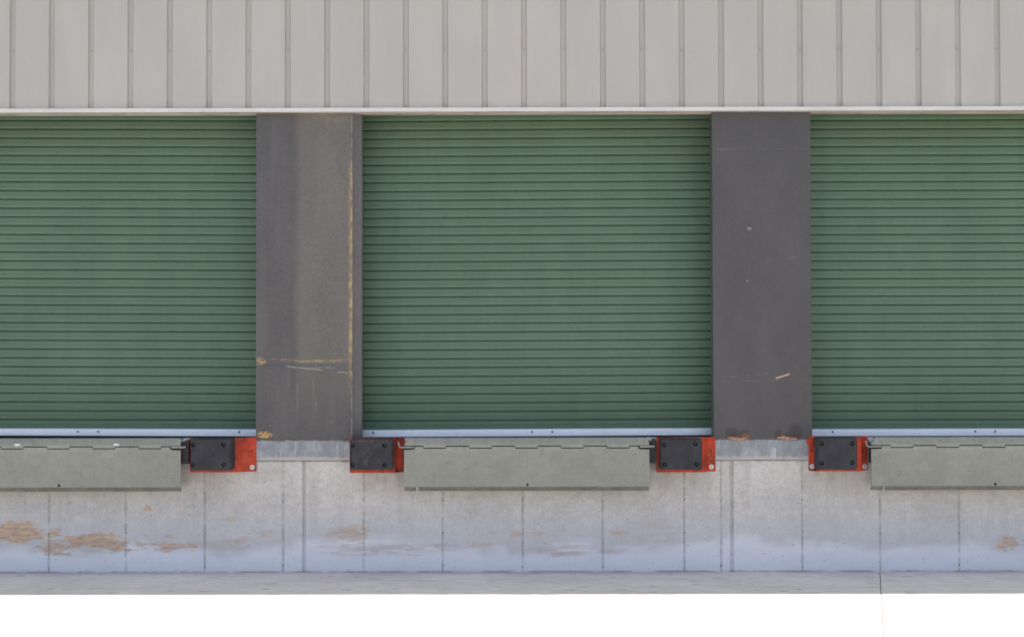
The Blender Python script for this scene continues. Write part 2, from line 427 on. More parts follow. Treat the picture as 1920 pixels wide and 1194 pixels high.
# ------------------------------------------------------------------ steel pillars
def make_left_pillar():
    bx = X(570); root = thing('steel_pillar', 'scraped grey steel pillar with yellow scuffs and a dent, between left and middle doors', 'pillar', (bx, 0, DOCK_Z), 'steel pillars between the doors')
    x_l, x_r = X(480.2)-bx, X(661)-bx
    xs = X(678.5, .088)-bx
    H = SOF_Z+.003-DOCK_Z
    def lx(px): return X(px)-bx
    def lz(py): return Z(py, 0, 570)-DOCK_Z
    a = Mat('pillar_paint_scraped', 0.5, 0.0, 0.4)
    grey = a.vary(a.vary((0.089, 0.083, 0.079), (5, 5, 1.5), 0.08), 70, 0.12)
    dusty = a.vary(a.vary((0.133, 0.121, 0.104), (4, 4, 1.4), 0.08), 90, 0.16)
    ed = a.math('ADD', a.x, a.mul(a.noise((3, 3, .8), 3), 0.10))
    dz = a.mul(a.ss(ed, lx(552)+.05-.02, lx(560)+.05+.03), a.ss(a.z, lz(830), lz(600)))
    base = a.mix(grey, dusty, a.mul(dz, 0.95))
    base = a.mix(base, (0.125, 0.115, 0.11), a.mul(a.ss(a.noise((10, 5, 1.0), 4), 0.48, 0.7), 0.35))
    top = a.ell(a.x, a.z, lx(615), lz(222), .20, .085)
    base = a.mix(base, (0.25, 0.20, 0.14), a.mul(a.mul(a.ss(top, 0, .7), a.ss(a.noise((12, 8, 14), 5, .7), .3, .7)), .5))
    # thin vertical drip marks below the dent
    for px, p0, p1 in ((541, 705, 740), (558, 720, 800), (588, 705, 800), (593, 740, 810)):
        d = a.math('ABSOLUTE', a.math('SUBTRACT', a.x, lx(px)))
        mk = a.mul(a.ss(d, .014, .0), a.mul(a.ss(a.z, lz(p1), lz(p1-45)), a.ss(a.z, lz(p0-8), lz(p0+6))))
        base = a.mix(base, (0.26, 0.245, 0.22), a.mul(a.mul(mk, a.ss(a.noise((30, 10, 9), 4), .3, .7)), .32))
    yel = a.vary((0.44, 0.30, 0.125), (40, 20, 40), 0.35)
    pale = (0.40, 0.32, 0.215)
    wob = a.mul(a.math('SUBTRACT', a.noise((6, 6, 6), 4), 0.5), 0.03)
    nzs = a.noise((14, 10, 50), 5)
    wobs = a.mul(a.math('SUBTRACT', a.noise((7, 6, 7), 4), 0.5), 0.018)
    s1 = a.mul(a.seg(a.x, a.z, lx(560), lz(677), lx(660), lz(675.5), .013, wobs), a.ss(nzs, .40, .5))
    s1b = a.mul(a.seg(a.x, a.z, lx(484), lz(671), lx(560), lz(676), .007, wobs), a.ss(nzs, .50, .56))
    s2 = a.mul(a.seg(a.x, a.z, lx(538), lz(686), lx(606), lz(694), .008, wobs), a.ss(nzs, .36, .46))
    s3 = a.mul(a.seg(a.x, a.z, lx(590), lz(688), lx(652), lz(690), .006, wobs), a.ss(nzs, .48, .55))
    s4 = a.mul(a.seg(a.x, a.z, lx(606), lz(694), lx(652), lz(699), .007, wobs), a.ss(nzs, .42, .5))
    wedge = a.mul(a.ss(a.ell(a.x, a.z, lx(484), lz(677), .085, .036), .15, .4), a.ss(a.noise((20, 10, 70), 4), .36, .5))
    base = a.mix(base, pale, a.mul(a.mx(s2, s3, s4), .62))
    base = a.mix(base, yel, a.mul(a.mx(s1, s1b, wedge), .58))
    # worn paint down the right arris
    ar = a.math('ABSOLUTE', a.math('SUBTRACT', a.x, a.math('ADD', x_r-.012, a.mul(wob, .8))))
    arm = a.mul(a.ss(ar, .028, .0), a.ss(a.noise((50, 30, 14), 6, .8), .42, .56))
    arm = a.mul(arm, a.mul(a.ss(a.z, lz(745), lz(690)), a.ss(a.z, lz(270), lz(360))))
    base = a.mix(base, yel, a.mul(arm, .8))
    arm2 = a.mul(a.ss(a.math('ABSOLUTE', a.math('SUBTRACT', a.x, x_r-.004)), .010, .002), a.ss(a.noise((20, 20, 16), 4), .45, .56))
    base = a.mix(base, (0.30, 0.25, 0.19), a.mul(arm2, .55))
    # chipped yellow patch and flecks near the foot
    patch = a.mul(a.ss(a.ell(a.x, a.z, lx(497), lz(814.5), .075, .034), .1, .35), a.ss(a.noise((45, 30, 60), 5), .42, .52))
    base = a.mix(base, (0.52, 0.31, 0.09), a.mul(patch, .95))
    fleck = a.mul(a.ss(a.vor((26, 26, 22)), .085, .05), a.ss(a.noise(3.5, 2), .48, .6))
    base = a.mix(base, (0.34, 0.31, 0.27), a.mul(fleck, .75))
    scuff = a.ss(a.noise((5, 6, 34), 4, .55), .67, .72)
    base = a.mix(base, (0.26, 0.24, 0.22), a.mul(scuff, .22))
    rst = a.ss(a.math('ADD', a.z, a.mul(a.ss(a.noise((13, 9, 9), 5), .42, .75), -.03)), .000, -.012)
    base = a.mix(base, (0.13, 0.05, 0.04), a.mul(rst, .8))
    a.bump(a.noise((40, 40, 25), 4), 0.12, 0.003)
    m = a.done(base)
    # front plate: a grid with a real crease pushed in by a truck
    bm = bmesh.new(); nx, zs = 24, []
    zd = lz(684)
    z = 0.0
    zs = sorted(set([0, H] + [H*i/26 for i in range(27)] + [zd + d for d in (-.09, -.07, -.055, -.04, -.028, -.018, -.008, 0, .01, .02, .03, .045, .06, .09)]))
    g = []
    for i in range(nx+1):
        x = x_l+(x_r-x_l)*i/nx; t = i/nx; row = []
        for z in zs:
            c = zd+.030-.004*t - (z if False else 0)
            wid = .016+.03*t
            y = -0.002 + (.006+.010*t)*math.exp(-((z-(zd+.018-.012*t))/wid)**2)
            y += 0.0018*mnoise.noise((x*3, z*1.2, 4.0))
            row.append(bm.verts.new((x, y, z)))
        g.append(row)
    for c0, c1 in zip(g, g[1:]):
        for j in range(len(zs)-1): bm.faces.new([c0[j], c1[j], c1[j+1], c0[j+1]])
    mesh_obj('front_plate', bm, m, root, smooth=40)
    # pillar core and the splayed jamb that runs back to the door
    b = Mat('jamb_paint', 0.5, 0.0, 0.35)
    bb = b.vary(b.vary((0.118, 0.112, 0.106), (5, 5, 1.5), 0.1), 60, 0.1)
    mb = b.done(bb)
    bm = bmesh.new()
    pts = [(x_l, -0.001), (x_l, .088), (xs, .088), (xs, .080), (x_r+.002, .012), (x_r+.002, 0.0), ]
    xs = X(678.5, .055)-bx
    pts = [(x_l, .020), (x_l, .115), (xs, .115), (xs, .0585), (x_r+.004, .020)]
    prism(bm, pts, 0.0, H, 'z')
    prism(bm, [(x_l, -.0005), (x_l+.006, -.0005), (x_l+.006, .0195), (x_l, .0195)], 0.0, H, 'z')
    mesh_obj('core', bm, mb, root)
    bm = bmesh.new()
    prism(bm, [(x_r, -.001), (x_r+.003, -.001), (x_r+.005, .010), (xs+.001, .050), (xs+.001, .058), (x_r+.002, .0195), (x_r, .0195)], 0.002, H, 'z')
    mesh_obj('splayed_jamb', bm, mb, root)
make_left_pillar()

def make_right_pillar():
    bx = X(1429); root = thing('steel_pillar', 'smooth dark grey steel pillar with rust at its foot, between middle and right doors', 'pillar', (bx, 0, DOCK_Z), 'steel pillars between the doors')
    H = SOF_Z+.003-DOCK_Z
    def lx(px): return X(px)-bx
    def lz(py): return Z(py, 0, 1429)-DOCK_Z
    x_l, x_r = X(1337)-bx, X(1521.3)-bx
    a = Mat('pillar_paint_clean', 0.5, 0.0, 0.4)
    base = a.vary(a.vary((0.073, 0.068, 0.066), (4, 4, 1.2), 0.09), 70, 0.09)
    hz = a.ss(a.z, lz(690), lz(790))
    hz = a.ss(a.noise((3, 3, 2), 3), .4, .7)
    base = a.mix(base, (0.090, 0.085, 0.086), a.mul(hz, .4))
    wob = a.mul(a.math('SUBTRACT', a.noise((9, 6, 6), 4), 0.5), 0.03)
    nz = a.noise((20, 10, 40), 5)
    l1 = a.mul(a.seg(a.x, a.z, lx(1342), lz(280), lx(1516), lz(278), .010, wob), a.ss(nz, .5, .6))
    l2 = a.mul(a.seg(a.x, a.z, lx(1355), lz(708), lx(1460), lz(697), .006, wob), a.ss(nz, .48, .58))
    l3 = a.mul(a.seg(a.x, a.z, lx(1345), lz(713), lx(1515), lz(713), .006, wob), a.ss(nz, .52, .6))
    l4 = a.mul(a.seg(a.x, a.z, lx(1440), lz(487), lx(1500), lz(484), .012, wob), a.ss(nz, .48, .6))
    base = a.mix(base, (0.24, 0.22, 0.205), a.mul(a.mx(l1, l2, l4), .22))
    base = a.mix(base, (0.26, 0.19, 0.12), a.mul(l3, .3))
    gash = a.seg(a.x, a.z, lx(1454), lz(709), lx(1480), lz(701), .0072)
    base = a.mix(base, (0.60, 0.43, 0.24), a.mul(gash, .95))
    for (px, py, r) in ((1406, 429, .020), (1402, 527, .013)):
        e = a.mul(a.ss(a.ell(a.x, a.z, lx(px), lz(py), r*1.3, r), .1, .7), a.ss(a.noise((60, 60, 80), 3), .35, .6))
        base = a.mix(base, (0.33, 0.31, 0.30), a.mul(e, .8))
    fl = a.mul(a.ss(a.vor((17, 17, 14)), .06, .035), a.ss(a.noise(3, 2), .52, .6))
    base = a.mix(base, (0.26, 0.25, 0.24), a.mul(fl, .6))
    # burnt and rusty smears above the two torn tabs
    for (px, py, rx, rz) in ((1372, 812, .085, .075), (1395, 815, .06, .07), (1492, 808, .09, .10), (1458, 814, .05, .06), (1478, 818, .12, .04)):
        e = a.ell(a.x, a.z, lx(px), lz(py), rx, rz)
        mk = a.ss(a.math('ADD', e, a.mul(a.noise((24, 12, 10), 4), .6)), .45, .95)
        base = a.mix(base, (0.045, 0.034, 0.030), a.mul(mk, .8))
    for (px, py, rx, rz) in ((1397, 818, .05, .04), (1380, 823, .10, .02), (1475, 822, .11, .022), (1465, 818, .03, .03)):
        e = a.ell(a.x, a.z, lx(px), lz(py), rx, rz)
        mk = a.ss(a.math('ADD', e, a.mul(a.noise((40, 20, 30), 4), .6)), .5, .9)
        base = a.mix(base, (0.22, 0.085, 0.03), a.mul(mk, .75))
    a.bump(a.noise((40, 40, 25), 4), 0.10, 0.003)
    m = a.done(base)
    bm = bmesh.new(); nx, nz_ = 14, 24; g = []
    for i in range(nx+1):
        x = x_l+(x_r-x_l)*i/nx; row = []
        for j in range(nz_+1):
            z = H*j/nz_
            row.append(bm.verts.new((x, -.002+0.0016*mnoise.noise((x*2.6, z*1.1, 8.0)), z)))
        g.append(row)
    for c0, c1 in zip(g, g[1:]):
        for j in range(nz_): bm.faces.new([c0[j], c1[j], c1[j+1], c0[j+1]])
    mesh_obj('front_plate', bm, m, root, smooth=40)
    b = Mat('pillar_side_paint', 0.5, 0.0, 0.35)
    mb = b.done(b.vary((0.09, 0.088, 0.094), (20, 20, 3), 0.12))
    bm = bmesh.new(); box(bm, x_l, x_r, .0015, .112, 0.0, H)
    mesh_obj('core', bm, mb, root)
    rust = Mat('torn_tab_rust', 0.6)
    rm = rust.done(rust.mix((0.50, 0.29, 0.19), (0.26, 0.11, 0.05), rust.ss(rust.noise(45, 4), .4, .65)))
    for (p0, p1) in ((1362, 1399), (1455, 1493)):
        bm = bmesh.new(); n = 8; rings = []
        for i in range(n+1):
            t = i/n; x = lx(p0+(p1-p0)*t); h = math.sin(math.pi*min(1, max(0, .08+.86*t)))**.6
            y = -.004-.022*h; z = lz(821.0+1.2*math.sin(t*5+p0))
            rings.append([bm.verts.new(q) for q in ((x, .001, z+.012*h), (x, y, z+.005*h), (x, y, z-.009*h), (x, .001, z-.016*h))])
        for r0, r1 in zip(rings, rings[1:]):
            for j in range(4): bm.faces.new([r0[j], r1[j], r1[(j+1) % 4], r0[(j+1) % 4]])
        bm.faces.new(rings[0]); bm.faces.new(rings[-1])
        mesh_obj('bent_tab', bm, rm, root)
make_right_pillar()

# ------------------------------------------------------------------ roller doors
def make_doors():
    a = Mat('door_green', 0.45, 0.0, 0.3, True)
    base = a.vary((0.098, 0.160, 0.099), (1.2, 1, 1.2), 0.05)
    base = a.vary(base, (3, 3, 40), 0.025)
    base = a.vary(base, (9, 5, 1.1), 0.04)
    base = a.vary(base, 150, 0.06)
    dust = a.ss(a.noise((2.2, 2, 9), 5), .5, .75)
    base = a.mix(base, (0.15, 0.215, 0.155), a.mul(dust, .15))
    sp = a.mul(a.ss(a.vor((16, 16, 16)), .05, .03), a.ss(a.noise(2.5, 2), .5, .58))
    base = a.mix(base, (0.06, 0.08, 0.06), a.mul(sp, .7))
    m = a.done(base)
    al = Mat('bar_aluminium', 0.36, 0.35, 0.5, True)
    ab = al.vary(al.vary((0.86, 0.89, 0.95), (3, 3, 3), 0.04), (12, 12, 90), 0.03)
    ab = al.mix(ab, (0.36, 0.36, 0.37), al.mul(al.ss(al.noise((14, 9, 30), 4), .62, .72), .3))
    alm = al.done(ab)
    rub = simple('seal_rubber', (0.045, 0.047, 0.055), 0.8)
    rail = simple('guide_rail_steel', (0.022, 0.024, 0.024), 0.7)
    bolt_m = simple('bar_bolt', (0.20, 0.20, 0.215), 0.5)
    width = X(1336, CURT_Y)-X(679, CURT_Y)+0.10
    BF = -.085                    # how far the bar's face stands out from the curtain
    bar_b, bar_t = Z(818.2, CURT_Y+BF), Z(805.4, CURT_Y+BF)
    top = SOF_Z+0.05
    pitch = (Z(1080/2.743, CURT_Y)-Z(380+1035/2.743, CURT_Y))/22.0
    def door(xc, label, bolts):
        root = thing('roller_door', label, 'roller door', (xc, CURT_Y, DOCK_Z), 'green roller doors')
        return root
    # curtain mesh, shared
    prof = [(0.0, .024), (.050, .024), (.056, .0085), (.070, .0050), (.10, .0022), (.16, .0007), (.28, .0001), (.46, 0), (.500, .0003), (.512, .0036), (.528, .0004), (.70, .0004), (.84, .0010), (.91, .0026), (.945, .0055), (.955, .010), (.960, .024)]
    zb = bar_t-DOCK_Z-0.004; zt = top-DOCK_Z
    n = int((zt-zb)/pitch)+1
    bm = bmesh.new(); NX = 16; lines = []
    for k in range(n):
        for (s, d) in prof:
            z = zb+(n-k)*pitch - s*pitch
            row = []
            for i in range(NX+1):
                x = -width/2+width*i/NX
                w = 0.0009*mnoise.noise((x*.9, k*1.31, 0)) + 0.0016*mnoise.noise((x*.5, z*.25, 5))
                row.append(bm.verts.new((x, d+0.004*mnoise.noise((x*.6, z*.5, 2))+.0006*mnoise.noise((x*2, k*2.1, 7)), z+w)))
            lines.append(row)
    lines.append([bm.verts.new((-width/2+width*i/NX, .024, zb)) for i in range(NX+1)])
    for r0, r1 in zip(lines, lines[1:]):
        for i in range(NX): bm.faces.new([r0[i], r0[i+1], r1[i+1], r1[i]])
    xm = (X(679, CURT_Y)+X(1336, CURT_Y))/2
    r = door(xm, 'middle green roller door, fully seen between the two steel pillars', None)
    mesh_obj('curtain', bm, m, r, smooth=28)
    bm = bmesh.new()
    b0, b1 = bar_b-DOCK_Z, bar_t-DOCK_Z
    h = b1-b0
    prism(bm, [(BF, b0), (BF, b0+h*.94), (BF+.005, b1), (.02, b1), (.02, b0)], -width/2, width/2, 'x')
    mesh_obj('bottom_bar', bm, alm, r, bevel=.001)
    bm = bmesh.new()
    prism(bm, [(BF+.010, .001), (BF+.004, .010), (BF+.006, b0-.0005), (.018, b0-.0005), (.018, .001)], -width/2, width/2, 'x')
    mesh_obj('rubber_seal', bm, rub, r)
    for s in (-1, 1):
        bm = bmesh.new(); xx = s*(width/2-.028)
        # C-shaped channel that holds the curtain edge
        pts = [(xx-.022*s, -.0105), (xx+.03*s, -.0105), (xx+.03*s, .03), (xx-.022*s, .03), (xx-.022*s, .026), (xx+.026*s, .026), (xx+.026*s, -.0075), (xx-.022*s, -.0075)]
        pts = [(p[0]+.004*s, p[1]) for p in pts]
        prism(bm, pts, b1+.001, zt, 'z')
        mesh_obj('guide_rail', bm, rail, r)
    r.rotation_euler = (0, -0.0042, 0); r.location.z += .004      # hangs a little out of level
    kids = list(r.children)
    def dup(xc, label, tilt, up):
        q = r.copy(); COL.objects.link(q); q.location = (xc, CURT_Y, DOCK_Z+up); q['label'] = label; q.rotation_euler = (0, tilt, 0)
        for ch in kids:
            c = ch.copy(); COL.objects.link(c); c.parent = q
        return q
    l = dup(X(480, CURT_Y)+.05-width/2, 'left green roller door running out of the picture, left of the scraped pillar', 0.005, 0.013)
    rr = dup(X(1522, CURT_Y)-.05+width/2, 'right green roller door running out of the picture, right of the smooth dark pillar', -0.001, 0.001)
    bme = bmesh.new(); cyl(bme, (0, 0), .007, -.004, .0, 6); cyl(bme, (0, 0), .009, -.0012, .0006, 12)
    bp = None
    for rt, pts in ((r, ((997, 811.5), (1035, 811.3), (700, 812))), (l, ((147, 808.3), (185, 809), (449, 811))), (rr, ((1827, 807.8), (1864, 807.8), (1560, 808)))):
        bar = [c for c in rt.children if c.name.startswith('bottom_bar')][0]
        for px, py in pts:
            if bp is None: bp = mesh_obj('bolt', bme, bolt_m, bar); o = bp
            else: o = bp.copy(); COL.objects.link(o); o.parent = bar
            o.location = (X(px, CURT_Y+BF)-rt.location.x, BF-.0001, b0+h*.62)
make_doors()

# ------------------------------------------------------------------ edge-of-dock levellers
LIP_Y = -0.135
def make_levellers():
    a = Mat('leveller_grey', 0.5, 0.0, 0.35, True)
    base = a.vary((0.276, 0.276, 0.228), (3, 3, 3), 0.06)
    base = a.vary(base, 26, 0.05); base = a.vary(base, 120, 0.07)
    wear = a.ss(a.noise((9, 9, 14), 5), .55, .72)
    base = a.mix(base, (0.38, 0.375, 0.345), a.mul(wear, .25))
    dk = a.mul(a.ss(a.noise((7, 7, 9), 4), .60, .72), a.ss(a.noise((60, 60, 60), 3), .4, .6))
    base = a.mix(base, (0.12, 0.115, 0.105), a.mul(dk, .5))
    rs = a.mul(a.ss(a.noise((14, 9, 5), 4), .66, .74), .45)
    base = a.mix(base, (0.28, 0.19, 0.10), rs)
    m = a.done(base)
    worn = simple('leveller_worn_tread', (0.345, 0.346, 0.295), 0.45, amt=.2, sc=9)
    dark = simple('leveller_black', (0.028, 0.028, 0.028), 0.6)
    rod = simple('hinge_pin_steel', (0.30, 0.29, 0.26), 0.45, 0.3)
    wid = X(1216.5, LIP_Y)-X(757.5, LIP_Y); u = wid/459.0      # metres per photo pixel at the lip
    zt, zb = Z(842, LIP_Y), Z(919.5, LIP_Y)
    base_z = zb
    xm = X(757.5, LIP_Y)
    root = thing('dock_leveller', 'middle grey tread plate dock leveller hanging below the middle green door', 'dock leveller', (xm, 0, base_z), 'dock levellers below the doors')
    def zz(py, Y=LIP_Y): return Z(py, Y)-base_z
    lows = [(35+86*i, 79+86*i) for i in range(5)]
    # ---- lip: front outline with tabs at the top, a notch and a hole
    T = .012
    up, lo = zz(837.0), zz(840.7)
    out = [(0, zz(912)), (wid, zz(912)), (wid, zz(843)), (441*u, zz(842)), (439*u, lo), (438*u, up)]
    for (p, q) in reversed(lows):
        out += [(q*u, up), ((q-1)*u, lo), ((p+1)*u, lo), (p*u, up)]
    out += [(21*u, up), (20*u, lo), (18*u, zz(842)), (0, zz(843))]
    # remove duplicates of the right-hand end
    bm = bmesh.new()
    plate_with_holes(bm, out, [(231*u, zz(908.5), .0105), (24.5*u, zz(905), .006)], LIP_Y, LIP_Y+T, .011, 16, [2, 1])
    # raised tread lozenges
    step = .0240; nx = int(wid/step); nz = int((zz(842.5)-zz(911))/step)
    zlo = zz(911.5)
    for j in range(nz):
        for i in range(nx):
            for s in (0, 1):
                cx = (i+.5+.5*s)*step; cz = zlo+(j+.5+.5*s)*step
                if cx > wid-.012 or cx < .010 or cz > zz(846): continue
                if abs(cx-231*u) < .016 and abs(cz-zz(908.5)) < .016: continue
                ang = math.radians(45 if s else -45)
                ca, sa = math.cos(ang), math.sin(ang)
                L, w_, hh = .0125, .0042, .0024
                q = [(-L, 0), (0, -w_), (L, 0), (0, w_)]
                bv = [bm.verts.new((cx+px*ca-pz*sa, LIP_Y+.0003, cz+px*sa+pz*ca)) for px, pz in q]
                tv = [bm.verts.new((cx+(px*ca-pz*sa)*.6, LIP_Y-hh, cz+(px*sa+pz*ca)*.6)) for px, pz in q]
                for e in range(4): bm.faces.new([bv[e], bv[(e+1) % 4], tv[(e+1) % 4], tv[e]])
                bm.faces.new(tv).material_index = 1
    mesh_obj('lip_plate', bm, [m, worn, dark], root)
    bm = bmesh.new()    # bevelled leading edge of the lip, coloured darker than the plate
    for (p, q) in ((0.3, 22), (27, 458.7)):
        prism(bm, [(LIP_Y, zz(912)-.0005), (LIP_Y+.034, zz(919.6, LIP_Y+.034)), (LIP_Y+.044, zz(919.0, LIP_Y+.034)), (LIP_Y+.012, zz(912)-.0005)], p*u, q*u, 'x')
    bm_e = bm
    mesh_obj('leading_edge', bm_e, simple('leveller_dark_edge', (0.175, 0.172, 0.148), 0.55, amt=.2, sc=12), root)
    # ---- deck plate sloping down from the sill to the hinge, with cut-off corners and hinge tabs
    bm = bmesh.new()
    dy0, dz0 = -.088, Z(821.2, -.088)-base_z
    dy1, dz1 = LIP_Y-.001, zz(833.2)
    tk = .008
    A = [(12*u, dy0, dz0), (wid-3*u, dy0, dz0), (wid, dy1, dz1), (0, dy1, dz1)]
    va = [bm.verts.new(p) for p in A]; vb = [bm.verts.new((p[0], p[1]+.004, p[2]-tk)) for p in A]
    bm.faces.new(va); bm.faces.new(vb[::-1])
    for i in range(4): bm.faces.new([va[i], va[(i+1) % 4], vb[(i+1) % 4], vb[i]])
    for (p, q) in lows:
        box(bm, (p+1.2)*u, (q-1.2)*u, dy1+.0005, dy1+.011, zz(838.8), dz1-.0005)
    st = .022; nd = int(wid/st)
    for j in range(5):
        for i in range(nd):
            for s in (0, 1):
                cx = (i+.5+.5*s)*st; t = (j+.5+.5*s)/5.6
                if t > .93 or cx < 14*u or cx > wid-6*u: continue
                ang = math.radians(45 if s else -45); ca, sa = math.cos(ang), math.sin(ang)
                o = Vector((cx, dy0+(dy1-dy0)*t, dz0+(dz1-dz0)*t)); sl = Vector((0, dy1-dy0, dz1-dz0)).normalized(); nn = Vector((0, sl.z, -sl.y))
                if nn.z < 0: nn = -nn
                q = [(-.0105, 0), (0, -.0036), (.0105, 0), (0, .0036)]
                bv = [bm.verts.new(o+Vector((px*ca-pz*sa, 0, 0))+sl*(px*sa+pz*ca)+nn*.0002) for px, pz in q]
                tv = [bm.verts.new(o+(Vector((px*ca-pz*sa, 0, 0))+sl*(px*sa+pz*ca))*.45+nn*.0018) for px, pz in q]
                for e in range(4): bm.faces.new([bv[e], bv[(e+1) % 4], tv[(e+1) % 4], tv[e]])
                bm.faces.new(tv)
    mesh_obj('deck_plate', bm, m, root)
    # ---- dark frame behind, and the brackets at its ends
    bm = bmesh.new(); box(bm, 12*u, wid-3*u, -.0875, .0, dz0-.012, dz0-.0005)
    mesh_obj('sill_plate', bm, m, root)
    bm = bmesh.new(); box(bm, 8*u, wid-6*u, -.095, -.002, zz(868, -.05), dz1-.012)
    mesh_obj('frame', bm, dark, root)
    bm = bmesh.new()
    prism(bm, [(wid-14*u, zz(868, -.1)), (wid+12.5*u, zz(868, -.1)), (wid+13.5*u, zz(840, -.1)), (wid+14*u, zz(823, -.1)), (wid+8*u, zz(823.5, -.1)), (wid-4*u, zz(832, -.1)), (wid-14*u, zz(838, -.1))], -.108, -.098, 'y')
    prism(bm, [(wid+8*u, zz(868, -.1)), (wid+13*u, zz(868, -.1)), (wid+13*u, zz(824, -.1)), (wid+8*u, zz(824, -.1))], -.0975, -.002, 'y')
    mesh_obj('end_bracket', bm, dark, root)
    bm = bmesh.new()
    prism(bm, [(-3*u, zz(868, -.1)), (12*u, zz(868, -.1)), (12*u, zz(838, -.1)), (2*u, zz(834, -.1)), (-3*u, zz(826, -.1))], -.104, -.094, 'y')
    mesh_obj('end_bracket', bm, dark, root)
    # ---- hinge pin ends
    bm = bmesh.new()
    tube(bm, [((441)*u, LIP_Y-.002, zz(837.6)), (wid+2*u, LIP_Y-.006, zz(837.2)), (wid+6*u, LIP_Y-.006, zz(837)), (wid+9.5*u, LIP_Y-.006, zz(836.6))], .0072, 10)
    mesh_obj('hinge_pin', bm, rod, root, smooth=50)
    bm = bmesh.new()
    tube(bm, [(19*u, LIP_Y-.002, zz(838)), (2*u, LIP_Y-.004, zz(838.2)), (-5*u, LIP_Y-.006, zz(838)), (-8.5*u, LIP_Y-.006, zz(836.5)), (-10*u, LIP_Y-.006, zz(833)), (-10.8*u, LIP_Y-.006, zz(827))], .0058, 10)
    mesh_obj('hinge_pin', bm, rod, root, smooth=50)
    kids = list(root.children)
    def dup(x, label):
        q = root.copy(); COL.objects.link(q); q.location = (x, 0, base_z); q['label'] = label
        for ch in kids:
            c = ch.copy(); COL.objects.link(c); c.parent = q
        return q
    l = dup(X(339.5, LIP_Y)-wid, 'left grey dock leveller with white paint spots on its hinge line')
    dup(X(1632, LIP_Y), 'right grey dock leveller cut off by the picture edge, below the right green door')
    wp = simple('spilt_white_paint', (0.72, 0.72, 0.70), 0.6)
    for px, py, r_ in ((32, 833.5, 5), (218, 833.5, 6)):
        bm = bmesh.new(); n = 14; c = W(px, py, dy1)
        bx_, bz_ = c.x-l.location.x, c.z-base_z
        ring = []
        for i in range(n):
            t = 2*math.pi*i/n; rr = r_*u*(.8+.45*mnoise.noise((math.cos(t)*1.5, math.sin(t)*1.5, px)))
            ring.append((bx_+rr*math.cos(t)*1.3, bz_+rr*math.sin(t)*.5))
        A = [bm.verts.new((p[0], dy1-.0035, p[1])) for p in ring]
        B = [bm.verts.new((p[0], dy1+.012, p[1])) for p in ring]
        cv = bm.verts.new((bx_, dy1-.0065, bz_))
        for i in range(n):
            bm.faces.new([A[i], A[(i+1) % n], cv]); bm.faces.new([A[i], B[i], B[(i+1) % n], A[(i+1) % n]])
        mesh_obj('paint_spot', bm, wp, l)
make_levellers()

